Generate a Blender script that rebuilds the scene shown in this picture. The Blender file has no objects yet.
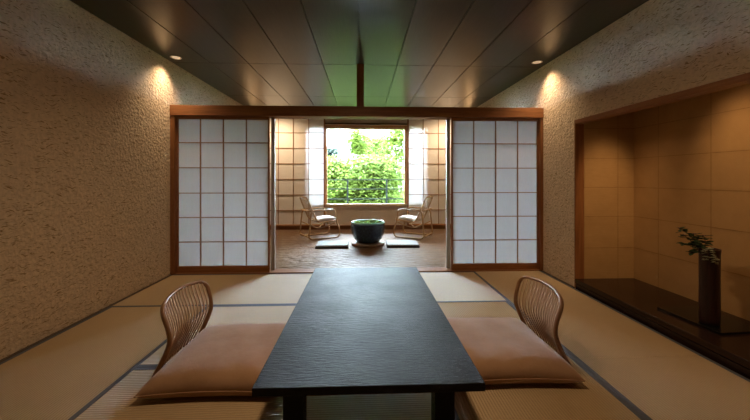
import bpy, bmesh, math, random
from mathutils import Vector, Matrix
random.seed(7)
scene = bpy.context.scene
COL = scene.collection
PI = math.pi

# ------------------------------------------------------------------ materials
def mat(name):
    m = bpy.data.materials.new(name); m.use_nodes = True
    nt = m.node_tree; nt.nodes.clear()
    out = nt.nodes.new('ShaderNodeOutputMaterial')
    b = nt.nodes.new('ShaderNodeBsdfPrincipled')
    nt.links.new(b.outputs[0], out.inputs[0])
    return m, nt, b, out
def N(nt, t, **kw):
    n = nt.nodes.new(t)
    for k, v in kw.items():
        if k in n.inputs: n.inputs[k].default_value = v
        else: setattr(n, k, v)
    return n
def coords(nt, scale=(1, 1, 1), rot=(0, 0, 0), kind='Object'):
    tc = nt.nodes.new('ShaderNodeTexCoord'); mp = nt.nodes.new('ShaderNodeMapping')
    mp.inputs['Scale'].default_value = scale; mp.inputs['Rotation'].default_value = rot
    nt.links.new(tc.outputs[kind], mp.inputs[0]); return mp.outputs[0]
def ramp(nt, src, stops):
    r = nt.nodes.new('ShaderNodeValToRGB'); e = r.color_ramp.elements
    while len(e) < len(stops): e.new(0.5)
    for i, (p, c) in enumerate(stops):
        e[i].position = p; e[i].color = (*c, 1) if len(c) == 3 else c
    nt.links.new(src, r.inputs[0]); return r.outputs[0]
def bump(nt, b, src, strength=.3, dist=.01, prev=None):
    n = N(nt, 'ShaderNodeBump'); n.inputs['Strength'].default_value = strength; n.inputs['Distance'].default_value = dist
    nt.links.new(src, n.inputs['Height'])
    if prev is not None: nt.links.new(prev, n.inputs['Normal'])
    nt.links.new(n.outputs[0], b.inputs['Normal']); return n.outputs[0]
def noise(nt, co, scale, detail=3, rough=.5):
    n = N(nt, 'ShaderNodeTexNoise', Scale=scale, Detail=detail, Roughness=rough)
    nt.links.new(co, n.inputs['Vector']); return n.outputs['Fac']
def mixc(nt, fac, a, b, blend='MIX'):
    n = nt.nodes.new('ShaderNodeMix'); n.data_type = 'RGBA'; n.blend_type = blend
    if isinstance(fac, (int, float)): n.inputs[0].default_value = fac
    else: nt.links.new(fac, n.inputs[0])
    for s, i in ((a, 6), (b, 7)):
        if isinstance(s, tuple): n.inputs[i].default_value = (*s, 1)
        else: nt.links.new(s, n.inputs[i])
    return n.outputs[2]
def plain(name, c, rough=.6, spec=.5, var=.15, scale=12, bumps=0, metal=0):
    m, nt, b, _ = mat(name)
    co = coords(nt); f = noise(nt, co, scale, 4)
    d = tuple(x * (1 - var) for x in c); l = tuple(min(1, x * (1 + var)) for x in c)
    nt.links.new(ramp(nt, f, [(.3, d), (.7, l)]), b.inputs['Base Color'])
    b.inputs['Roughness'].default_value = rough; b.inputs['Specular IOR Level'].default_value = spec
    b.inputs['Metallic'].default_value = metal
    if bumps: bump(nt, b, f, bumps, .005)
    return m
def wood(name, c1, c2, stretch=(1, 14, 14), scale=3, rough=.45, spec=.4, bumps=.1):
    m, nt, b, _ = mat(name)
    f = noise(nt, coords(nt, stretch), scale, 6, .6)
    nt.links.new(ramp(nt, f, [(.3, c1), (.7, c2)]), b.inputs['Base Color'])
    b.inputs['Roughness'].default_value = rough; b.inputs['Specular IOR Level'].default_value = spec
    if bumps: bump(nt, b, f, bumps, .003)
    return m

def plaster_mat(name, c, flecks=True, bs=.9):
    m, nt, b, _ = mat(name)
    co = coords(nt)
    n1 = noise(nt, co, 38, 5, .65); n2 = noise(nt, co, 3, 3)
    base = ramp(nt, n1, [(.3, tuple(x * .8 for x in c)), (.7, tuple(min(1, x * 1.12) for x in c))])
    base = mixc(nt, .25, base, ramp(nt, n2, [(.3, tuple(x * .75 for x in c)), (.7, c)]))
    if flecks:
        wn = N(nt, 'ShaderNodeTexNoise', Scale=9.0, Detail=2.0); nt.links.new(co, wn.inputs['Vector'])
        wv = nt.nodes.new('ShaderNodeVectorMath'); wv.operation = 'MULTIPLY_ADD'; wv.inputs[1].default_value = (.09, .09, .09)
        nt.links.new(wn.outputs['Color'], wv.inputs[0]); nt.links.new(co, wv.inputs[2])
        for k, (rx, sc, th) in enumerate(((.5, (16, 16, 120), .705), (-.75, (18, 18, 125), .705), (1.35, (16, 16, 115), .71), (2.3, (19, 19, 130), .705), (2.75, (15, 15, 110), .71))):
            mp = nt.nodes.new('ShaderNodeMapping'); mp.inputs['Scale'].default_value = sc; mp.inputs['Rotation'].default_value = (rx, 0, .1 * k)
            nt.links.new(wv.outputs[0], mp.inputs[0]); co2 = mp.outputs[0]
            ad = nt.nodes.new('ShaderNodeVectorMath'); ad.operation = 'ADD'; ad.inputs[1].default_value = (k * 7.3, k * 3.1, k * 5.7)
            nt.links.new(co2, ad.inputs[0])
            f = noise(nt, ad.outputs[0], 1, 1.5, .4)
            fl = ramp(nt, f, [(th - .03, (0, 0, 0)), (th + .02, (1, 1, 1))])
            base = mixc(nt, fl, base, (c[0] * .42, c[1] * .35, c[2] * .25))
    nt.links.new(base, b.inputs['Base Color'])
    b.inputs['Roughness'].default_value = .95; b.inputs['Specular IOR Level'].default_value = .1
    v = N(nt, 'ShaderNodeTexVoronoi', Scale=30.0); nt.links.new(co, v.inputs['Vector'])
    p = bump(nt, b, v.outputs['Distance'], bs * .5, .016)
    bump(nt, b, n1, bs * .9, .024, p)
    return m

M = {}
M['plaster'] = plaster_mat('plaster', (.72, .585, .43))
M['plaster_plain'] = plaster_mat('plaster_plain', (.66, .57, .46), False, .25)
M['ceiling'], nt, b, _ = mat('ceiling')
f = noise(nt, coords(nt, (30, 1.5, 1)), 4, 5)
nt.links.new(ramp(nt, f, [(.3, (.028, .025, .022)), (.7, (.044, .040, .035))]), b.inputs['Base Color'])
b.inputs['Roughness'].default_value = .30; b.inputs['Specular IOR Level'].default_value = .5
bump(nt, b, f, .02, .002)
RED1, RED2 = (.19, .074, .026), (.31, .13, .047)
M['wood_x'] = wood('wood_x', RED1, RED2, (1, 16, 16))
M['wood_z'] = wood('wood_z', RED1, RED2, (16, 16, 1))
M['wood_y'] = wood('wood_y', RED1, RED2, (16, 1, 16))
M['lattice'] = wood('lattice', (.25, .125, .055), (.36, .19, .09), (14, 14, 14))
M['dark_y'] = wood('dark_y', (.05, .032, .02), (.085, .055, .035), (16, 1, 16))
M['pale_wood'] = wood('pale_wood', (.50, .36, .19), (.62, .47, .27), (1, 12, 12))
M['orange_wood'] = wood('orange_wood', (.42, .20, .075), (.55, .29, .12), (14, 14, 1))
M['pale_post'] = wood('pale_post', (.30, .25, .20), (.38, .33, .27), (14, 14, 1))

def paper_mat(name, c, tr):
    m, nt, b, out = mat(name)
    f = noise(nt, coords(nt, (60, 60, 4)), 5, 3)
    colr = ramp(nt, f, [(.3, tuple(x * .93 for x in c)), (.7, c)])
    nt.links.new(colr, b.inputs['Base Color']); b.inputs['Roughness'].default_value = .8; b.inputs['Specular IOR Level'].default_value = .2
    t = nt.nodes.new('ShaderNodeBsdfTranslucent'); nt.links.new(colr, t.inputs[0])
    mx = nt.nodes.new('ShaderNodeMixShader'); mx.inputs[0].default_value = tr
    nt.links.new(b.outputs[0], mx.inputs[1]); nt.links.new(t.outputs[0], mx.inputs[2]); nt.links.new(mx.outputs[0], out.inputs[0])
    return m
M['paper'] = paper_mat('paper', (.66, .67, .67), .24)
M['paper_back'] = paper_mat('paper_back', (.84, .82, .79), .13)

def tatami_mat_():
    m, nt, b, _ = mat('rush')
    co = coords(nt)
    w = N(nt, 'ShaderNodeTexWave', Scale=20.0, Distortion=.35, Detail=2.0); w.bands_direction = 'Y'; w.inputs['Detail Scale'].default_value = 3
    nt.links.new(co, w.inputs['Vector'])
    fine = noise(nt, coords(nt, (700, 18, 1)), 1, 2)
    big = noise(nt, co, 2.2, 3)
    base = ramp(nt, w.outputs['Fac'], [(.0, (.28, .19, .095)), (.35, (.45, .315, .165)), (1, (.51, .365, .20))])
    base = mixc(nt, .5, base, ramp(nt, fine, [(.3, (.36, .25, .13)), (.7, (.51, .365, .20))]))
    base = mixc(nt, .2, base, ramp(nt, big, [(.3, (.36, .25, .13)), (.7, (.52, .375, .205))]))
    nt.links.new(base, b.inputs['Base Color'])
    b.inputs['Roughness'].default_value = .5; b.inputs['Specular IOR Level'].default_value = .62
    b.inputs['Anisotropic'].default_value = .9                       # stems lie across the mat: the sheen spreads along it
    vt = nt.nodes.new('ShaderNodeVectorTransform'); vt.vector_type = 'VECTOR'; vt.convert_from = 'OBJECT'; vt.convert_to = 'WORLD'
    vt.inputs[0].default_value = (1, 0, 0); nt.links.new(vt.outputs[0], b.inputs['Tangent'])
    bump(nt, b, w.outputs['Fac'], .5, .005)
    return m
M['rush'] = tatami_mat_()
M['heri'] = plain('border_cloth', (.07, .08, .10), .6, .5, .15, 300)

m, nt, b, _ = mat('black_lacquer_table')
f = noise(nt, coords(nt, (9, 60, 20)), 1.7, 6, .7); g = noise(nt, coords(nt), 4, 3)
nt.links.new(ramp(nt, f, [(.35, (.003, .0035, .006)), (.7, (.009, .010, .016))]), b.inputs['Base Color'])
nt.links.new(ramp(nt, g, [(.3, (.33,) * 3), (.7, (.46,) * 3)]), b.inputs['Roughness'])
b.inputs['Specular IOR Level'].default_value = .2
bump(nt, b, f, .8, .007); M['table'] = m

m, nt, b, _ = mat('veranda_boards')
co = coords(nt, (1, 1, 1))
f = noise(nt, coords(nt, (1.5, 22, 1)), 2.5, 5, .6); r = noise(nt, coords(nt, (4, 17, 1)), 1.6, 3)
nt.links.new(ramp(nt, f, [(.3, (.12, .065, .032)), (.7, (.27, .16, .085))]), b.inputs['Base Color'])
b.inputs['Roughness'].default_value = .42; b.inputs['Specular IOR Level'].default_value = .2
bump(nt, b, r, 1, .06); M['veranda'] = m

m, nt, b, _ = mat('suede')
f = noise(nt, coords(nt), 5, 4, .6); g = noise(nt, coords(nt), 220, 2)
nt.links.new(ramp(nt, f, [(.3, (.31, .18, .10)), (.7, (.40, .24, .14))]), b.inputs['Base Color'])
b.inputs['Roughness'].default_value = .85; b.inputs['Specular IOR Level'].default_value = .2
b.inputs['Sheen Weight'].default_value = .5; b.inputs['Sheen Roughness'].default_value = .4
b.inputs['Sheen Tint'].default_value = (.85, .8, .78, 1)
p = bump(nt, b, g, .15, .002); bump(nt, b, f, .25, .02, p); M['suede'] = m
M['bentwood'] = wood('bentwood', (.23, .12, .055), (.36, .20, .10), (14, 3, 1.5), 4, .33, .5)
M['slat'] = wood('slat_wood', (.48, .33, .21), (.62, .45, .30), (14, 14, 1), 4, .38, .5)
M['rattan'] = wood('rattan', (.42, .27, .13), (.58, .40, .21), (4, 4, 4), 9, .35, .5)
M['cane'] = wood('cane', (.50, .36, .20), (.64, .48, .30), (6, 6, 6), 9, .5, .4)
M['white_cloth'] = plain('white_cloth', (.82, .83, .84), .9, .2, .05, 20, .15)
M['grey_cloth'] = plain('grey_cloth', (.33, .335, .31), .85, .25, .12, 60, .1)
M['dark_cloth'] = plain('dark_cloth', (.04, .04, .042), .9, .2, .12, 60)
m, nt, b, _ = mat('glaze')
v = noise(nt, coords(nt), 28, 5, .7)
nt.links.new(ramp(nt, v, [(.35, (.010, .017, .030)), (.62, (.022, .045, .068)), (.78, (.07, .13, .16))]), b.inputs['Base Color'])
b.inputs['Roughness'].default_value = .22; bump(nt, b, v, .12, .004); M['glaze'] = m
M['teal_glaze'] = plain('teal_glaze', (.20, .42, .42), .2, .6, .3, 30)
m, nt, b, _ = mat('water')
b.inputs['Base Color'].default_value = (.02, .045, .03, 1); b.inputs['Roughness'].default_value = .03; b.inputs['Specular IOR Level'].default_value = .9
f = noise(nt, coords(nt), 9, 2); bump(nt, b, f, .05, .01); M['water'] = m
M['stand_wood'] = wood('stand_wood', (.13, .075, .04), (.24, .145, .08), (2, 9, 9), 6, .5)
m, nt, b, _ = mat('gold_paper')
f = noise(nt, coords(nt), 6, 4, .6); g = noise(nt, coords(nt, (5, 90, 90)), 2, 3)
c = ramp(nt, f, [(.3, (.36, .215, .09)), (.7, (.43, .265, .115))])
c = mixc(nt, .25, c, ramp(nt, g, [(.3, (.36, .21, .085)), (.7, (.50, .325, .15))]))
nt.links.new(c, b.inputs['Base Color']); b.inputs['Roughness'].default_value = .6; b.inputs['Specular IOR Level'].default_value = .3
bump(nt, b, g, .08, .002); M['gold'] = m
M['gold_seam'] = plain('gold_seam', (.29, .17, .07), .7, .2)
M['lacquer'] = wood('lacquer_board', (.016, .008, .006), (.032, .015, .010), (14, 1, 14), 3, .2, .3, .02)
M['black'] = plain('black_lacquer', (.006, .006, .006), .2, .5)
m, nt, b, _ = mat('vase_glaze')
f = noise(nt, coords(nt, (20, 20, 1.2)), 3, 5, .65)
nt.links.new(ramp(nt, f, [(.3, (.010, .003, .003)), (.55, (.026, .007, .006)), (.75, (.07, .025, .02))]), b.inputs['Base Color'])
b.inputs['Roughness'].default_value = .35; bump(nt, b, f, .35, .006); M['vase'] = m
def leafmat(name, c1, c2, tr=.5, scale=6, rough=.55):
    m, nt, b, out = mat(name)
    f = noise(nt, coords(nt), scale, 3)
    cc = ramp(nt, f, [(.3, c1), (.7, c2)])
    nt.links.new(cc, b.inputs['Base Color']); b.inputs['Roughness'].default_value = rough; b.inputs['Specular IOR Level'].default_value = .3
    t = nt.nodes.new('ShaderNodeBsdfTranslucent'); nt.links.new(cc, t.inputs[0])
    mx = nt.nodes.new('ShaderNodeMixShader'); mx.inputs[0].default_value = tr
    nt.links.new(b.outputs[0], mx.inputs[1]); nt.links.new(t.outputs[0], mx.inputs[2]); nt.links.new(mx.outputs[0], out.inputs[0])
    return m
M['leaf_a'] = leafmat('maple_leaf', (.085, .135, .016), (.145, .19, .036), .62, 2.5)
M['leaf_b'] = leafmat('maple_leaf_deep', (.08, .135, .02), (.14, .185, .04), .66, 2.5)
M['leaf_c'] = leafmat('far_leaf', (.03, .045, .034), (.05, .07, .05), .4, 2)
M['leaf_v'] = leafmat('branch_leaf', (.03, .055, .025), (.06, .095, .04), .3, 30)
M['petal'] = leafmat('white_petal', (.42, .44, .30), (.55, .56, .40), .3, 60)
M['bud'] = plain('purple_bud', (.09, .04, .06), .7)
M['bark'] = plain('bark', (.10, .075, .05), .9, .2, .3, 20, .4)
M['rail_metal'] = plain('rail_metal', (.010, .016, .015), .75, .15, .05)
M['stone'] = plain('stone', (.22, .22, .21), .9, .2, .15, 5)
M['grass'] = plain('grass', (.035, .055, .022), .9, .1, .3, 3)
M['white_trim'] = plain('white_trim', (.7, .7, .68), .4, .5, .02)
m, nt, b, _ = mat('lamp_lens')
b.inputs['Base Color'].default_value = (.9, .9, .9, 1); b.inputs['Emission Color'].default_value = (1, .74, .5, 1); b.inputs['Emission Strength'].default_value = .45
M['lens'] = m
m, nt, b, out = mat('window_glass')
tr = nt.nodes.new('ShaderNodeBsdfTransparent'); tr.inputs[0].default_value = (.97, .985, .98, 1)
gl = nt.nodes.new('ShaderNodeBsdfGlossy'); gl.inputs['Roughness'].default_value = .0
fr = nt.nodes.new('ShaderNodeFresnel'); fr.inputs[0].default_value = 1.3
mx = nt.nodes.new('ShaderNodeMixShader')
nt.links.new(fr.outputs[0], mx.inputs[0]); nt.links.new(tr.outputs[0], mx.inputs[1]); nt.links.new(gl.outputs[0], mx.inputs[2]); nt.links.new(mx.outputs[0], out.inputs[0])
M['glass'] = m

# ------------------------------------------------------------------ geometry helpers
class MB:
    def __init__(s): s.bm = bmesh.new()
    def box(s, x0, x1, y0, y1, z0, z1, bev=0):
        t = bmesh.new()
        bmesh.ops.create_cube(t, size=1)
        for v in t.verts:
            v.co = ((x0 + x1) / 2 + v.co.x * (x1 - x0), (y0 + y1) / 2 + v.co.y * (y1 - y0), (z0 + z1) / 2 + v.co.z * (z1 - z0))
        if bev: bmesh.ops.bevel(t, geom=t.edges[:], offset=bev, segments=2, affect='EDGES', profile=.5)
        s.merge(t); return s
    def merge(s, t, mtx=None):
        me = bpy.data.meshes.new('tmp')
        if mtx: bmesh.ops.transform(t, matrix=mtx, verts=t.verts[:])
        t.to_mesh(me); t.free(); s.bm.from_mesh(me); bpy.data.meshes.remove(me)
    def grid(s, rows, closed_u=False, closed_v=False, smooth=True):
        V = [[s.bm.verts.new(p) for p in r] for r in rows]
        nu = len(V); nv = len(V[0])
        for i in range(nu if closed_u else nu - 1):
            for j in range(nv if closed_v else nv - 1):
                f = s.bm.faces.new((V[i][j], V[(i + 1) % nu][j], V[(i + 1) % nu][(j + 1) % nv], V[i][(j + 1) % nv])); f.smooth = smooth
        return V
    def tube(s, pts, r, n=8, closed=False, flat=None):
        pts = [Vector(p) for p in pts]; rows = []; up = Vector((0, 0, 1)); prev = None
        for i, p in enumerate(pts):
            if closed: d = pts[(i + 1) % len(pts)] - pts[i - 1]
            else: d = pts[min(i + 1, len(pts) - 1)] - pts[max(i - 1, 0)]
            d.normalize()
            if prev is None:
                a = up if abs(d.z) < .9 else Vector((1, 0, 0))
                side = d.cross(a).normalized()
            else:
                side = (prev - d * prev.dot(d)).normalized()
            prev = side; nn = side.cross(d).normalized()
            rr = r[i] if isinstance(r, (list, tuple)) else r
            k = flat or 1
            rows.append([p + side * math.cos(2 * PI * j / n) * rr + nn * math.sin(2 * PI * j / n) * rr * k for j in range(n)])
        V = s.grid(rows, closed, True)
        if not closed:
            s.bm.faces.new(V[0][::-1]); s.bm.faces.new(V[-1])
        return s
    def lathe(s, prof, n=40, c=(0, 0), caps=True):
        rows = [[(c[0] + r * math.cos(2 * PI * j / n), c[1] + r * math.sin(2 * PI * j / n), z) for j in range(n)] for r, z in prof]
        V = s.grid(rows, False, True)
        if caps and prof[0][0] > .001: s.bm.faces.new(V[0][::-1])
        if caps and prof[-1][0] > .001: s.bm.faces.new(V[-1])
        return s
    def build(s, name, m, parent=None, fix=True):
        if fix: bmesh.ops.recalc_face_normals(s.bm, faces=s.bm.faces[:])
        me = bpy.data.meshes.new(name); s.bm.to_mesh(me); s.bm.free()
        me.materials.append(m)
        o = bpy.data.objects.new(name, me); COL.objects.link(o)
        if parent: o.parent = parent
        return o
def smooth_path(ctrl, n=6, closed=False):
    P = [Vector(p) for p in ctrl]; out = []; L = len(P)
    for i in range(L if closed else L - 1):
        g = (lambda k: P[k % L]) if closed else (lambda k: P[max(0, min(L - 1, k))])
        p0, p1, p2, p3 = g(i - 1), g(i), g(i + 1), g(i + 2)
        for k in range(n):
            t = k / n
            out.append(.5 * ((2 * p1) + (p2 - p0) * t + (2 * p0 - 5 * p1 + 4 * p2 - p3) * t * t + (3 * p1 - p0 - 3 * p2 + p3) * t ** 3))
    if not closed: out.append(P[-1])
    return out
def fillet(ctrl, r, n=5, closed=False):
    P = [Vector(p) for p in ctrl]; L = len(P); out = []
    for i in range(L):
        if not closed and i in (0, L - 1): out.append(P[i]); continue
        a, b_, c_ = P[i - 1], P[i], P[(i + 1) % L]
        d1 = (a - b_); d2 = (c_ - b_); k = min(r, d1.length * .49, d2.length * .49)
        q0 = b_ + d1.normalized() * k; q2 = b_ + d2.normalized() * k
        for j in range(n + 1):
            t = j / n; out.append(q0 * (1 - t) ** 2 + b_ * 2 * t * (1 - t) + q2 * t * t)
    return out
def thing(name, label, cat, loc=(0, 0, 0), rz=0, group=None):
    o = bpy.data.objects.new(name, None); COL.objects.link(o); o.empty_display_size = .1
    o.location = loc; o.rotation_euler = (0, 0, rz)
    return tag(o, label, cat, group)
def tag(o, label, cat, group=None, kind=None):
    o['label'] = label; o['category'] = cat
    if group: o['group'] = group
    if kind: o['kind'] = kind
    return o
def struct(name, mb, m, parent=None, label=None):
    o = mb.build(name, m, parent); o['kind'] = 'structure'
    if label: o['label'] = label
    return o
def dup(root, loc, rz, label, group=None):
    r = root.copy(); COL.objects.link(r); r.location = loc; r.rotation_euler = (0, 0, rz); r['label'] = label
    if group: r['group'] = group
    for ch in list(root.children):
        c = ch.copy(); COL.objects.link(c); c.parent = r
        for g in ch.children:
            d = g.copy(); COL.objects.link(d); d.parent = c
    return r

# ------------------------------------------------------------------ the place's measures (metres)
XL, XR, ZC = -2.325, 2.265, 2.575
YS, YB, Y0 = 4.05, 7.45, -1.6           # sliding screens, window wall, unseen closing wall behind
TX, TYE, TZ = 2.90, 3.38, 1.745         # alcove back, alcove end, alcove opening top

# ------------------------------------------------------------------ room shell
struct('floor', MB().box(XL - .2, 3.1, Y0, YS + .06, -.25, -.056), M['dark_y'])
struct('floor_veranda', MB().box(XL - .2, 3.1, YS + .06, YB + .2, -.25, 0), M['veranda'])
struct('wall_left', MB().box(XL - .2, XL, Y0 - .2, YB + .15, -.25, 2.8), M['plaster'])
w = MB()
w.box(XR, XR + .2, TYE + .012, YB + .15, -.25, 2.8)               # beyond the alcove
w.box(XR, XR + .09, Y0 - .2, TYE + .012, TZ + .045, 2.8)          # above its opening
w.box(XR, XR + .2, Y0 - .2, .2, -.25, TZ + .045)
struct('wall_right', w, M['plaster'])
struct('wall_rear_unseen', MB().box(XL - .2, 3.1, Y0 - .2, Y0, -.25, 2.8), M['plaster'])  # unseen wall, added to close the room off and control the light
# window wall with a hole for the glazing
HX0, HX1, HZ0, HZ1 = -1.32, 1.50, .515, 2.375
w = MB()
w.box(XL - .2, HX0, YB, YB + .15, -.25, 2.8); w.box(HX1, 3.1, YB, YB + .15, -.25, 2.8)
w.box(HX0, HX1, YB, YB + .15, -.25, HZ0); w.box(HX0, HX1, YB, YB + .15, HZ1, 2.8)
struct('wall_far', w, M['plaster_plain'])
# boarded ceiling with fine open joints
c = MB(); xs = [-.035 + .457 * k for k in range(-5, 6)]
xs[0] = XL; xs = [x for x in xs if x < XR] + [XR]
ys = [Y0, -1.1, .6, 2.32, YS - .01, 5.62, YB]
for i in range(len(xs) - 1):
    for j in range(len(ys) - 1):
        c.box(xs[i] + .005, xs[i + 1] - .005, ys[j] + .0035, ys[j + 1] - .0035, ZC, ZC + .02, .001)
c.box(XL - .2, 3.1, Y0 - .2, YB + .15, ZC + .018, ZC + .22)
struct('ceiling', c, M['ceiling'])
# dark trims where walls meet floor
struct('baseboard_left', MB().box(XL, XL + .028, Y0, YS - .04, -.056, .004, .002), M['dark_y'])
struct('baseboard_right', MB().box(XR - .024, XR, TYE + .02, YS - .04, -.056, .004, .002), M['dark_y'])
struct('baseboard_far', MB().box(XL, XR, YB - .025, YB, 0, .09, .003), M['wood_x'])
# head beam, strut, sill and jambs of the sliding screens
struct('trim_1', MB().box(XL, XR, YS - .055, YS + .13, 1.925, 2.05, .004), M['wood_x'], None, 'reddish wooden head beam above the sliding screens')
struct('trim_2', MB().box(-.078, .012, YS - .045, YS + .045, 2.05, ZC), M['wood_z'], None, 'short wooden strut between head beam and ceiling')
struct('trim_3', MB().box(XL, XR, YS - .03, YS + .13, -.056, .012, .002), M['wood_x'], None, 'wooden sill under the sliding screens')
struct('trim_4', MB().box(XL, XL + .05, YS - .045, YS + .12, .012, 1.925, .002), M['wood_z'], None, 'wooden jamb left of the screens')
struct('trim_5', MB().box(XR - .035, XR, YS - .045, YS + .12, .012, 1.925, .002), M['wood_z'], None, 'wooden jamb right of the screens')
struct('trim_6', MB().box(-1.155, -1.112, YS + .075, YS + .125, .012, 1.925, .002), M['pale_post'], None, 'pale post behind the inner edge of the left screen')
struct('trim_7', MB().box(1.072, 1.115, YS + .075, YS + .125, .012, 1.925, .002), M['pale_post'], None, 'pale post behind the inner edge of the right screen')

# ------------------------------------------------------------------ shoji screens
def shoji(x0, x1, z0, z1, y, cols, rows, label, sw, rb, rt, wx, wz, paper, bar=.011, th=.03, offset=None):
    root = thing('shoji_screen', label, 'sliding screen', ((x0 + x1) / 2, y, z0), 0)
    ox, oz = (x0 + x1) / 2, z0
    def b_(name, a, bb, c0, c1, d0, d1, m, bev=.002):
        o = MB().box(a - ox, bb - ox, d0, d1, c0 - oz, c1 - oz, bev).build(name, m, root); return o
    b_('stile', x0, x0 + sw[0], z0, z1, 0, th, wz); b_('stile', x1 - sw[1], x1, z0, z1, 0, th, wz)
    b_('bottom_rail', x0 + sw[0], x1 - sw[1], z0, z0 + rb, 0, th, wx); b_('top_rail', x0 + sw[0], x1 - sw[1], z1 - rt, z1, 0, th, wx)
    for x in cols: b_('lattice_bar', x - bar / 2, x + bar / 2, z0 + rb, z1 - rt, .004, .018, M['lattice'], 0)
    for z in rows: b_('lattice_bar', x0 + sw[0], x1 - sw[1], z - bar / 2, z + bar / 2, .005, .0185, M['lattice'], 0)
    pm = MB(); a, b2, c0, c1 = x0 + sw[0] - ox, x1 - sw[1] - ox, rb, z1 - rt - oz
    pm.grid([[(a, .019, c0), (a, .019, c1)], [(b2, .019, c0), (b2, .019, c1)]], smooth=False)
    pm.build('paper', paper, root)                                   # a single sheet of paper glued behind the lattice
    return root
rws = [.385, .685, .985, 1.295, 1.603]
shoji(XL + .05, -1.155, .012, 1.925, YS, [-1.993, -1.716, -1.438], rws, 'left paper sliding screen with four columns of panes, against the left wall', (.018, .018), .078, .034, M['wood_x'], M['wood_z'], M['paper'])
shoji(1.112, XR - .035, .012, 1.925, YS, [1.398, 1.679, 1.962], rws, 'right paper sliding screen with four columns of panes, beside the alcove', (.018, .018), .078, .034, M['wood_x'], M['wood_z'], M['paper'])
rwb = [.44, .79, 1.143, 1.492, 1.842, 2.19]
shoji(-2.25, -.858, .093, 2.545, YB - .065, [-1.907, -1.575, -1.228], rwb, 'tall paper screen left of the garden window, partly lit from behind', (.02, .034), .03, .03, M['orange_wood'], M['wood_z'], M['paper_back'], .013)
shoji(1.01, 2.24, .093, 2.545, YB - .065, [1.375, 1.73, 2.06], rwb, 'tall paper screen right of the garden window, partly lit from behind', (.034, .02), .03, .03, M['orange_wood'], M['wood_z'], M['paper_back'], .013)
struct('trim_8', MB().box(XL, XR, YB - .07, YB, .09, .093).box(XL, XR, YB - .07, YB, 2.545, ZC), M['wood_x'], None, 'tracks of the tall screens at the window')
struct('trim_9', MB().box(-.858, 1.01, YB - .05, YB, 2.395, 2.415), M['dark_y'], None, 'dark rail over the window head')

# ------------------------------------------------------------------ window
win = bpy.data.objects.new('window_1', None); COL.objects.link(win); win['kind'] = 'structure'; win.location = (0, 0, 0)
wy0, wy1 = YB + .0, YB + .11
fr = MB(); fr.box(HX0, HX1, wy0, wy1, HZ1 - .03, HZ1).box(HX0, HX0 + .04, wy0, wy1, HZ0, HZ1).box(HX1 - .04, HX1, wy0, wy1, HZ0, HZ1)
fr.build('window_frame', M['orange_wood'], win)
MB().box(-.875, -.828, wy0, wy1, HZ0 + .06, HZ1 - .03, .003).build('mullion', M['orange_wood'], win)
MB().box(.955, 1.03, wy0, wy1, HZ0 + .06, HZ1 - .03, .003).build('mullion', M['orange_wood'], win)
MB().box(-.828, .955, wy0 + .01, wy1, 2.295, HZ1 - .03, .003).build('head_rail', M['pale_wood'], win)
MB().box(HX0, HX1, YB - .03, wy1, HZ0, HZ0 + .06, .004).build('sill', M['pale_wood'], win)
MB().box(HX0 + .04, HX1 - .04, YB + .07, YB + .076, HZ0 + .06, HZ1 - .03).build('pane', M['glass'], win)

# ------------------------------------------------------------------ alcove (tokonoma)
t = MB()
t.box(TX, 3.1, Y0, TYE + .012, -.25, 2.6)
struct('wall_alcove', t, M['gold']); t = MB()
t.box(XR + .09, TX + .01, TYE, TYE + .15, -.25, 2.6)                   # end
struct('wall_alcove_end', t, M['gold'])
s_ = MB()                                                             # paper joints, 2 mm lines in slight relief
for z in (.425, .76, 1.07, 1.38, 1.70, 2.02):
    s_.box(TX - .0012, TX, .2, TYE, z - .003, z + .003); s_.box(XR + .09, TX, TYE - .0012, TYE, z - .003, z + .003)
for y in (3.09, 2.606, 2.125, 1.64, 1.16, .68): s_.box(TX - .0012, TX, y - .003, y + .003, .1, 2.3)
s_.box(2.722, 2.728, TYE - .0012, TYE, .1, 2.3)
struct('trim_10', s_, M['gold_seam'], None, 'joints between the gold paper sheets of the alcove')
struct('ceiling_alcove', MB().box(XR + .09, 3.1, Y0, TYE + .1, 2.3, 2.4), M['dark_y'])
struct('wall_alcove_near', MB().box(XR + .09, 3.1, .1, .2, -.05, 2.4), M['gold'])
f_ = MB(); f_.box(XR - .006, XR + .088, TYE, TYE + .018, .0, TZ + .04, .002)
struct('trim_11', f_, M['wood_z'], None, 'wooden post lining the far side of the alcove')
struct('trim_12', MB().box(XR - .006, XR + .088, .2, TYE + .018, TZ, TZ + .044, .002), M['wood_y'], None, 'wooden lining under the top of the alcove opening')
struct('trim_13', MB().box(XR - .004, XR + .03, .2, TYE, -.05, .045, .002), M['lacquer'], None, 'reddish plinth below the alcove board')
al = MB().box(XR - .012, TX, .2, TYE, .052, .098, .004).build('alcove_board', M['lacquer'])
tag(al, 'long dark glossy lacquered floor board of the alcove', 'board')
struct('trim_14', MB().box(XR + .02, TX, .2, TYE, -.05, .0515), M['black'], None, 'dark recess under the alcove board')

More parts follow.
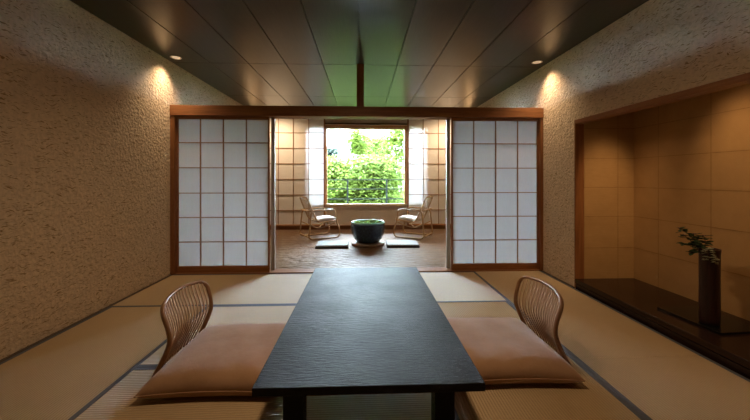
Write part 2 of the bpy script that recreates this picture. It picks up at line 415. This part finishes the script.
# ------------------------------------------------------------------ tatami mats
def tatami(x0, x1, y0, y1, along, label, edges=(1, 1)):
    g = .0012; lx, ly = x1 - x0 - 2 * g, y1 - y0 - 2 * g
    cx, cy = (x0 + x1) / 2, (y0 + y1) / 2
    L, W = (lx, ly) if along == 'x' else (ly, lx)
    root = thing('tatami_mat', label, 'tatami mat', (cx, cy, -.055), 0 if along == 'x' else PI / 2, 'tatami mats on the floor')
    b = .027
    MB().box(-L / 2, L / 2, -W / 2, W / 2, 0, .055, .0015).build('rush_facing', M['rush'], root)
    for s in (-1, 1):
        a0, a1 = sorted((s * (W / 2 - b), s * (W / 2 + .0004)))
        MB().box(-L / 2, L / 2, a0, a1, .002, .0562, .0006).build('cloth_border', M['heri'], root)
    return root
LW, CL, CR = XL + .028, -1.40, 1.372
YF = YS - .03
tatami(LW, -.40, 3.03, YF, 'x', 'tatami mat along the left paper screen, dark border on its near edge')
tatami(-.40, CR, 3.03, YF, 'x', 'tatami mat at the veranda opening, pale with window sheen, right of the far table end')
tatami(LW, CL, 1.07, 3.03, 'y', 'tatami mat running along the left wall, nearest the camera')
tatami(CL, .44, 2.06, 3.03, 'x', 'tatami mat under the far half of the left brown cushion')
tatami(CL, .44, 1.07, 2.06, 'x', 'tatami mat under the near half of the left brown cushion and table legs')
tatami(.44, CR, 1.07, 3.03, 'y', 'tatami mat running lengthwise under the right brown cushion')
tatami(CR, XR - .024, 2.06, YF, 'y', 'tatami mat between right legless chair and alcove, touching the right screen')
tatami(CR, XR - .024, .1, 2.06, 'y', 'tatami mat in the near right corner before the alcove')

struct('floor_near', MB().box(LW, XR - .024, Y0, .098, -.056, 0).box(LW, CR - .001, .098, 1.068, -.056, 0), M['rush'])

# ------------------------------------------------------------------ low table
tb = thing('low_table', 'long low black wooden table in the middle of the tatami room', 'table', (.028, 2.13, 0))
MB().box(-.462, .462, -.848, .848, .316, .35, .003).build('tabletop', M['table'], tb)
for sx in (-1, 1):
    for sy in (-1, 1):
        cx, cy = sx * .325, sy * .70
        MB().box(cx - .043, cx + .043, cy - .043, cy + .043, .0012, .3162, .003).build('leg', M['table'], tb)
    ya = MB().box(sx * .325 - .018, sx * .325 + .018, -.655, .655, .25, .3162, .002).build('apron', M['table'], tb)

# ------------------------------------------------------------------ legless chairs (zaisu): local +x is outward (away from table)
PROF = [(.093, .0135), (.083, .045), (.055, .10), (.022, .17), (.002, .235), (.008, .30), (.028, .365), (.045, .42), (.048, .452)]
PP = smooth_path([(x, 0, z) for x, z in PROF], 8)
def prof_at(z):
    for a, b in zip(PP, PP[1:]):
        if a.z <= z <= b.z: t = (z - a.z) / max(1e-6, b.z - a.z); return a.x + (b.x - a.x) * t
    return PP[-1].x if z > PP[-1].z else PP[0].x
HW = .266
def surf(y, z):                                   # gently wrapped in plan
    return Vector((prof_at(z) - .05 * (y / HW) ** 2 + .02, y, z))
def halfw(z): return HW - .012 * math.sin(PI * min(1, z / .452)) * 1.0
def make_zaisu(label, loc, rz):
    root = thing('legless_chair', label, 'legless chair', loc, rz, 'legless chairs at the low table')
    zt = .447
    # bent rim: up one side, round the corners, across the top, down the other side
    ctrl = []
    for z in [.0135 + .0125 * i for i in range(31)]: ctrl.append((-halfw(z), z))
    ctrl = [q for q in ctrl if q[1] < .372]; nside = len(ctrl) + 9
    for k in range(9):
        a = PI / 2 * k / 9; ctrl.append((-halfw(.375) + .095 * (1 - math.cos(a)), .372 + .066 * math.sin(a)))
    yc = HW - .012 - .095
    for k in range(0, 13):
        y = -yc + 2 * yc * k / 12; ctrl.append((y, .438 + .012 * (1 - (y / yc) ** 2)))
    full = ctrl + [(-y, z) for y, z in reversed(ctrl[:nside])]
    MB().tube([surf(y, z) for y, z in full], .0105, 8, False, 1.35).build('bent_frame', M['bentwood'], root)
    ns = 16
    for i in range(ns):
        u = -1 + 2 * (i + 1) / (ns + 1)
        au = abs(u) * .98; top = .448 if au < .55 else .438 - .062 * (1 - math.sqrt(max(0, 1 - ((au - .55) / .45) ** 2)))
        pts = []
        for k in range(22):
            z = .014 + (top - .014) * k / 21
            y = u * (HW - .008) * (.93 + .07 * (z / .45))
            p = surf(y, z); pts.append(p)
        MB().tube(pts, .0092, 6, False, .5).build('slat', M['slat'], root)
    MB().box(-.60, .093, -HW + .006, HW - .006, .0014, .0134, .003).build('seat_board', M['bentwood'], root)
    return root
def make_cushion(name, label, loc, rz, hx, hy, h, m, cat, ear=.03, group=None, seam=.035, parent_mat=None, nn=28):
    root = thing(name, label, cat, loc, rz, group)
    mb = MB(); rows = []
    def pt(u, v, top):
        x, y = u * hx, v * hy
        k = 1 - .055 * (1 - v * v); k2 = 1 - .055 * (1 - u * u)
        x *= k; y *= k2
        r = (1 - abs(u) ** 4) * (1 - abs(v) ** 4)
        e = max(0, r) ** .42
        if top:
            z = seam * (1 - .15 * (u * u * v * v)) + (h - seam) * e * (1 - .10 * (1 - u * u) * (1 - v * v)) + .003 * math.sin(9 * u + 4 * v) * e
        else:
            z = seam * (1 - .15 * (u * u * v * v)) * (1 - min(1, 2.2 * e))
        return (x, y, max(0, z))
    n = nn
    q = [math.sin(PI / 2 * (-1 + 2 * i / n)) for i in range(n + 1)]
    T = mb.grid([[pt(u, v, True) for v in q] for u in q]); mb.grid([[pt(u, v, False) for v in q] for u in q])
    bmesh.ops.remove_doubles(mb.bm, verts=mb.bm.verts[:], dist=.0006)
    cov = mb.build('cover', m, root)
    ring = [pt(u, -1, True) for u in q] + [pt(1, v, True) for v in q[1:]] + [pt(u, 1, True) for u in q[::-1][1:]] + [pt(-1, v, True) for v in q[::-1][1:-1]]
    ring = [(x, y, max(z, .005)) for x, y, z in ring]
    MB().tube(ring, .0042, 6, True).build('piping', m, root)
    return root
make_zaisu('wooden slat-backed legless chair on the left side of the black table', (-1.125, 2.145, 0), PI)
z2 = make_zaisu('wooden slat-backed legless chair on the right side of the black table, nearer the alcove', (1.178, 2.165, 0), 0)
cl = make_cushion('floor_cushion', 'tan suede floor cushion left of the black table', (-.80, 2.09, .0136), 0, .375, .375, .125, M['suede'], 'cushion', group='tan floor cushions')
cr = dup(cl, (.855, 2.135, .0136), PI, 'tan suede floor cushion right of the black table')

# ------------------------------------------------------------------ veranda: rattan armchairs
def make_armchair(label, loc, rz):
    root = thing('rattan_armchair', label, 'armchair', loc, rz, 'rattan armchairs on the veranda')
    hw = .25; r = .0155
    for s in (-1, 1):
        y = s * hw
        loop = fillet([(-.245, y, .555), (-.30, y, .016), (.31, y, .016), (.35, y, .12), (.255, y, .36), (.25, y, .56)], .10, 6, True)
        MB().tube(loop, r, 8, True).build('side_frame', M['rattan'], root)
    MB().tube(fillet([(-.245, -hw, .55), (-.285, -hw + .03, .55), (-.285, hw - .03, .55), (-.245, hw, .55)], .04), r * .9, 8).build('arm_bow', M['rattan'], root)
    MB().tube([(.262, -hw, .335), (.262, hw, .335)], r * .9, 8).build('front_bar', M['rattan'], root)
    MB().tube([(-.29, -hw, .06), (-.29, hw, .06)], r * .8, 8).build('stretcher', M['rattan'], root)
    MB().tube(smooth_path([(.25, -hw, .30), (.0, -.02, .19), (-.26, hw - .02, .30)], 8), r * .7, 8).tube(smooth_path([(.25, hw, .30), (.0, .02, .19), (-.26, -hw + .02, .30)], 8), r * .7, 8).build('cross_brace', M['rattan'], root)
    # seat and back made as one swept side line
    side = fillet([(.30, 0, .345), (-.10, 0, .30), (-.215, 0, .56), (-.315, 0, .79)], .12, 8)
    w = .215
    path = [Vector((p.x, -w, p.z)) for p in side] 
    back = [p for p in side if p.z > .33 and p.x < 0]
    hoop = [Vector((p.x, -w, p.z)) for p in back[:-1]] + [Vector((-.310, -w + .015, .785)), Vector((-.322, -w + .06, .80)), Vector((-.328, 0, .805)), Vector((-.322, w - .06, .80)), Vector((-.310, w - .015, .785))] + [Vector((p.x, w, p.z)) for p in reversed(back[:-1])]
    bfr = MB().tube(hoop, r, 8).build('back_frame', M['rattan'], root)
    seatp = [p for p in side if p not in back]
    rect = [Vector((p.x, -w, p.z)) for p in seatp] + [Vector((p.x, w, p.z)) for p in reversed(seatp)]
    sfr = MB().tube(rect, r * .9, 8, True).build('seat_frame', M['rattan'], root)
    wv = MB()
    for i in range(14):
        y = -w + 2 * w * (i + .5) / 14
        wv.tube([(p.x + .002, y, p.z) for p in back[::2]] + [(-.322, y, .80)], .0062, 5, False, .35)
    L = [Vector((p.x, 0, p.z)) for p in back]
    tot = 16
    for k in range(tot):
        t = (k + .5) / tot * (len(L) - 1); i = int(t); p = L[i].lerp(L[min(i + 1, len(L) - 1)], t - i)
        wv.tube([(p.x - .003, -w, p.z), (p.x - .003, w, p.z)], .0055, 5, False, .4)
    wv.build('woven_back', M['cane'], bfr)
    st = MB()
    xs_ = sorted(p.x for p in seatp)
    st.grid([[(p.x, -w + 2 * w * j / 6, p.z + .004) for j in range(7)] for p in seatp])
    st.grid([[(p.x, -w + 2 * w * j / 6, p.z - .004) for j in range(7)] for p in seatp])
    st.build('woven_seat', M['cane'], sfr)
    return root
CA = (-.875, 6.45, 0.0006); CB = (1.02, 6.45, 0.0006); RA = math.radians(30)
make_armchair('cane armchair left of the dark bowl, facing right towards the window', CA, RA)
make_armchair('cane armchair right of the dark bowl, facing left towards the window', CB, PI - RA)
def off(c, rz, x, y, z): return (c[0] + x * math.cos(rz) - y * math.sin(rz), c[1] + x * math.sin(rz) + y * math.cos(rz), z)
sc1 = make_cushion('seat_cushion', 'white seat cushion on the left cane armchair', off(CA, RA, .085, 0, .342), RA, .195, .195, .07, M['white_cloth'], 'cushion', group='white seat cushions', seam=.02, nn=14)
sc2 = dup(sc1, off(CB, PI - RA, .085, 0, .342), PI - RA, 'white seat cushion on the right cane armchair')
for o in (sc1, sc2): o.rotation_euler.y = -.085
# flat grey floor pads
def pad(label, loc, rz):
    root = thing('floor_pad', label, 'floor pad', loc, rz, 'grey floor pads on the veranda')
    MB().box(-.275, .275, -.21, .21, .0, .022, .006).build('underside', M['dark_cloth'], root)
    MB().box(-.27, .27, -.205, .205, .021, .052, .012).build('cushion_top', M['grey_cloth'], root)
    return root
p1 = pad('flat grey floor pad left of the dark bowl', (-.525, 5.62, .0005), .03)
dup(p1, (.68, 5.64, .0005), -.03, 'flat grey floor pad right of the dark bowl')
# bowl on its stand
BX, BY = .085, 5.70
st = MB()
st.lathe([(.262, .0005), (.288, .008), (.292, .03), (.285, .048), (.272, .052)], 48).build('round_stand', M['stand_wood']).location = (BX, BY, 0)
tag(bpy.data.objects['round_stand'], 'round brown wooden stand under the dark bowl', 'stand')
bw = thing('ceramic_bowl', 'large dark blue glazed ceramic water bowl between the armchairs', 'bowl', (BX, BY, .0525))
MB().lathe([(.17, 0), (.19, .004), (.205, .02), (.245, .07), (.283, .15), (.301, .235), (.302, .29), (.295, .33)], 56, caps=False).build('body', M['glaze'], bw)
MB().lathe([(.295, .3295), (.296, .350), (.290, .357), (.275, .355), (.268, .34), (.268, .25), (.23, .12), (.12, .05), (.0001, .04)], 56, caps=False).build('rim', M['teal_glaze'], bw)
wt = MB().lathe([(.0001, .0), (.12, 0), (.2655, 0)], 56, caps=False).build('water', M['water']); wt.location = (BX, BY, .0525 + .350)
tag(wt, 'still water filling the dark bowl, reflecting the green garden', 'water', None, 'stuff')

# ------------------------------------------------------------------ alcove objects
bd = MB().box(-.155, .20, -.225, .225, 0, .016, .002).build('vase_board', M['black']); bd.location = (2.575, 2.36, .0983); bd.rotation_euler.z = .06
tag(bd, 'thin black lacquered board under the tall vase', 'board')
VX, VY, VZ = 2.52, 2.275, .1146
vs = thing('flower_vase', 'tall dark red-brown cylindrical vase standing in the alcove', 'vase', (VX, VY, VZ))
MB().lathe([(.050, 0), (.056, .006), (.058, .03), (.0565, .28), (.0575, .50), (.061, .535), (.060, .542), (.054, .542), (.052, .5), (.050, .05), (.0001, .04)], 40, caps=False).build('body', M['vase'], vs)
def leaf(mb, p, d, up, L, W):
    d = Vector(d).normalized(); s = d.cross(Vector(up)); s = s.normalized() if s.length > 1e-4 else Vector((1, 0, 0)); n = s.cross(d)
    p = Vector(p)
    c = [p, p + d * L * .35 + s * W * .5 - n * L * .04, p + d * L * .75 + s * W * .36 - n * L * .1, p + d * L - n * L * .2, p + d * L * .75 - s * W * .36 - n * L * .1, p + d * L * .35 - s * W * .5 - n * L * .04]
    mid = [p + d * L * .35, p + d * L * .75 - n * L * .05]
    v = [mb.bm.verts.new(q) for q in c]; m_ = [mb.bm.verts.new(q) for q in mid]
    for f in ((v[0], v[1], m_[0]), (v[0], m_[0], v[5]), (v[1], v[2], m_[1], m_[0]), (m_[0], m_[1], v[4], v[5]), (v[2], v[3], m_[1]), (m_[1], v[3], v[4])):
        mb.bm.faces.new(f).smooth = True
rnd = random.Random(3)
def branch(name, label, cat, stems, leafm, ll, bud, nl):
    root = thing(name, label, cat, (VX, VY, VZ))
    smb, lmb, bmb = MB(), MB(), MB()
    for st_ in stems:
        pts = smooth_path(st_, 6)
        smb.tube(pts, [.003 * (1 - .6 * i / len(pts)) for i in range(len(pts))], 6)
        k0 = int(len(pts) * .45)
        for i in range(nl):
            p = pts[min(len(pts) - 1, k0 + int((len(pts) - k0) * i / nl))]
            a = rnd.uniform(0, 2 * PI)
            leaf(lmb, p, (math.cos(a), math.sin(a), rnd.uniform(-.3, .6)), (rnd.uniform(-.4, .4), rnd.uniform(-.4, .4), 1), ll * rnd.uniform(.7, 1.2), ll * .6)
        if bud:
            p = pts[-1]
            for j in range(6):
                a = 2 * PI * j / 6; leaf(bmb, p, (math.cos(a), math.sin(a), .55), (0, 0, 1), .02, .012)
    smb.build('stem', M['bark'], root); lmb.build('leaves', leafm, root, False)
    if bud: bmb.build('blossom', bud, root, False)
    else: bmb.bm.free()
    return root
z0 = .45
branch('leafy_branch', 'dark leafy branch with small purple blossoms leaning left out of the vase', 'branch',
       [[(-.01, .0, .3), (-.03, .02, z0 + .06), (-.07, .07, z0 + .17), (-.11, .12, z0 + .22)],
        [(-.01, .01, .3), (-.03, .02, z0 + .06), (-.05, .05, z0 + .14), (-.045, .07, z0 + .185)],
        [(0, .01, .3), (-.01, .02, z0 + .07), (.0, .03, z0 + .14), (.0, .04, z0 + .175)],
        [(-.01, 0, .3), (-.04, .02, z0 + .08), (-.08, .05, z0 + .11), (-.12, .085, z0 + .105)],
        [(-.01, 0, .3), (-.04, .02, z0 + .08), (-.06, .05, z0 + .12), (-.10, .09, z0 + .17)],
        [(-.01, 0, .3), (-.05, .01, z0 + .09), (-.075, .03, z0 + .07), (-.085, .05, z0 + .05)]], M['leaf_v'], .05, M['bud'], 20)
rnd = random.Random(5)
fs = [[(-.01, -.02, .3), (-.02, -.03, z0 + .08), (-.05 + rnd.uniform(-.03, .02), -.06 + rnd.uniform(-.035, .03), z0 + rnd.uniform(.02, .10))] for k in range(9)]
branch('flower_spray', 'drooping spray of small greenish white flowers over the vase rim', 'flowers', fs, M['leaf_v'], .02, None, 2)
fo = MB()
for st_ in fs:
    for k in range(7):
        p = Vector(st_[-1]) + Vector((rnd.uniform(-.018, .018), rnd.uniform(-.018, .018), rnd.uniform(-.02, .015)))
        for j in range(5):
            a = 2 * PI * j / 5; leaf(fo, p, (math.cos(a), math.sin(a), .3), (0, 0, 1), .011, .009)
fo.build('blossom', M['petal'], bpy.data.objects['flower_spray'], False)

# ------------------------------------------------------------------ downlights in view
def downlight(label, loc, rz=0):
    root = thing('ceiling_downlight', label, 'ceiling light', loc, rz, 'round downlights in the dark ceiling')
    MB().lathe([(.046, 0), (.058, -.002), (.062, -.005), (.058, -.008), (.047, -.007), (.045, -.001)], 32).build('trim_ring', M['white_trim'], root)
    MB().lathe([(.0001, -.003), (.045, -.003)], 32, caps=False).build('lens', M['lens'], root)
    return root
d1 = downlight('small round downlight by the left wall above the screens', (-2.175, 3.86, ZC))
dup(d1, (2.105, 3.86, ZC), 0, 'small round downlight by the right wall above the screens')

# ------------------------------------------------------------------ outside
struct('terrace', MB().box(-9, 9, YB + .15, 9.0, -.4, -.12), M['stone'])
struct('ground', MB().box(-40, 40, 9.0, 60, -1.4, -1.2), M['grass'])
rl = thing('balcony_railing', 'grey-green metal railing outside the garden window', 'railing', (0, 8.4, -.12))
for x in (-2.413, -1.405, -.397, .611, 1.619, 2.627): MB().box(x - .02, x + .02, -.02, .02, 0, 1.26, .002).build('post', M['rail_metal'], rl)
for z in (.748, 1.006, 1.245): MB().box(-3, 3.2, -.014, .014, z - .012, z + .012, .002).build('rail', M['rail_metal'], rl)
def tree(label, loc, H, R, seed, lm, leaves, base_z=-1.2, size=.085, peaks=5, low=.25):
    rd = random.Random(seed)
    root = thing('garden_tree', label, 'tree', (loc[0], loc[1], base_z), 0)
    tr_, lv = MB(), MB()
    Ht = H - base_z
    tr_.tube(smooth_path([(0, 0, 0), (rd.uniform(-.1, .1), rd.uniform(-.1, .1), Ht * .35), (rd.uniform(-.15, .15), 0, Ht * .7), (rd.uniform(-.2, .2), 0, Ht * .92)], 5), [.07 - .06 * i / 15 for i in range(16)], 7)
    sprays = []
    for k in range(peaks * 9):
        z = Ht * (low + (1 - low) * rd.random() ** .8); t = z / Ht
        rr = R * (1.05 - t) ** .6 * rd.uniform(.35, 1.0) ; a = rd.uniform(0, 2 * PI)
        tip = Vector((rr * math.cos(a), rr * math.sin(a) * .8, z))
        b0 = Vector((0, 0, max(.3, z - rr * .6)))
        tr_.tube([b0, b0.lerp(tip, .5) + Vector((0, 0, .06)), tip], [.018, .011, .004], 5)
        sprays.append((b0, tip))
    for k in range(3): sprays.append((Vector((0, 0, Ht * .8)), Vector((rd.uniform(-.25, .25), 0, Ht * rd.uniform(.94, 1.0)))))
    per = leaves // len(sprays)
    for b0, tip in sprays:
        for j in range(per):
            t = rd.uniform(.25, 1.05); p = b0.lerp(tip, t)
            sp = .10 + .26 * R * (1 - abs(t - .65)) * .6
            p = p + Vector((rd.gauss(0, sp), rd.gauss(0, sp), rd.gauss(0, sp * .42)))
            a = rd.uniform(0, 2 * PI)
            leaf(lv, p, (math.cos(a), math.sin(a), rd.uniform(-.5, .15)), (rd.uniform(-.5, .5), rd.uniform(-.5, .5), 1), size * rd.uniform(.6, 1.25), size * rd.uniform(.45, .8))
    tr_.build('trunk', M['bark'], root); lv.build('foliage', lm, root, False)
    return root
tree('slim young maple rising left of centre in the window', (-.2, 11.0), 2.8, .75, 1, M['leaf_a'], 9000, size=.09, low=.05)
tree('broad bright maple on the right of the window', (1.25, 10.8), 2.95, 1.3, 2, M['leaf_a'], 10000, size=.09, low=.05)
tree('low bushy maple in the middle behind the railing', (.45, 10.2), 1.75, 1.5, 4, M['leaf_b'], 30000, size=.1, low=.0)
tree('low spreading maple on the left behind the railing', (-1.0, 10.3), 1.65, 1.5, 6, M['leaf_a'], 28000, size=.1, low=.0)
tree('leafy shrub behind the left railing posts', (-.35, 9.9), 1.35, 1.2, 12, M['leaf_a'], 22000, size=.09, low=.0)
tree('dark distant tree at the left edge of the window', (-1.75, 17), 2.75, 1.3, 8, M['leaf_c'], 14000, size=.14, low=.0)
tree('maple with pointed crown behind the middle one', (.55, 13.2), 2.7, 1.9, 9, M['leaf_b'], 24000, size=.12, low=.0)

# ------------------------------------------------------------------ light
def spot(name, loc, target, power, size, blend, color, rad=.03):
    l = bpy.data.lights.new(name, 'SPOT'); l.energy = power; l.spot_size = math.radians(size); l.spot_blend = blend; l.color = color; l.shadow_soft_size = rad
    o = bpy.data.objects.new(name, l); COL.objects.link(o); o.location = loc
    o.rotation_euler = (Vector(target) - Vector(loc)).to_track_quat('-Z', 'Y').to_euler(); return o
WARM = (1, .70, .42)
spot('downlight_beam', (-2.175, 3.86, ZC - .012), (-2.30, 3.72, 0), 58, 115, 1, WARM, .06)
spot('downlight_beam', (2.105, 3.86, ZC - .012), (2.23, 3.72, 0), 58, 115, 1, WARM, .06)
spot('room_downlight', (.02, 1.95, ZC - .012), (.02, 1.75, 0), 120, 178, .9, (1, .68, .40), .12)
spot('veranda_downlight', (-1.95, 6.75, ZC - .012), (-1.9, 7.3, .8), 105, 150, .9, WARM)
spot('veranda_downlight', (1.97, 6.75, ZC - .012), (1.92, 7.3, .8), 105, 150, .9, WARM)


spot('alcove_downlight_or_fill', (2.46, 2.62, 2.28), (2.60, 3.38, .85), 85, 46, 1, (1, .62, .30), .12)
spot('alcove_downlight_or_fill', (2.45, 2.35, 2.28), (2.90, 2.40, 1.2), 48, 54, 1, (1, .62, .30), .12)
spot('alcove_downlight_or_fill', (2.62, 1.3, 2.28), (2.88, 1.9, .9), 34, 110, 1, (1, .62, .30), .12)  # wide weak fill, added to lift the overall brightness of the alcove

w = bpy.data.worlds.new('sky'); scene.world = w; w.use_nodes = True
nt = w.node_tree; bg = nt.nodes['Background']
bg.inputs[0].default_value = (.68, .83, 1.0, 1); bg.inputs[1].default_value = 72.0

# ------------------------------------------------------------------ camera
cam = bpy.data.cameras.new('camera'); co_ = bpy.data.objects.new('camera', cam); COL.objects.link(co_)
co_.location = (0, 0, 1.17); co_.rotation_euler = (PI / 2, 0, -math.radians(2.1))
cam.sensor_width = 36; cam.lens = 36 * 325 / 750; cam.shift_y = -32 / 750; cam.clip_start = .02; cam.clip_end = 200
scene.camera = co_
vs_ = scene.view_settings
vs_.view_transform = 'Standard'; vs_.look = 'None'; vs_.gamma = 1; vs_.use_curve_mapping = False; vs_.exposure = 0.1
cy = scene.cycles
cy.use_denoising = True; cy.max_bounces = 10; cy.diffuse_bounces = 6; cy.transparent_max_bounces = 12; cy.sample_clamp_indirect = 6
cy.caustics_reflective = False; cy.caustics_refractive = False
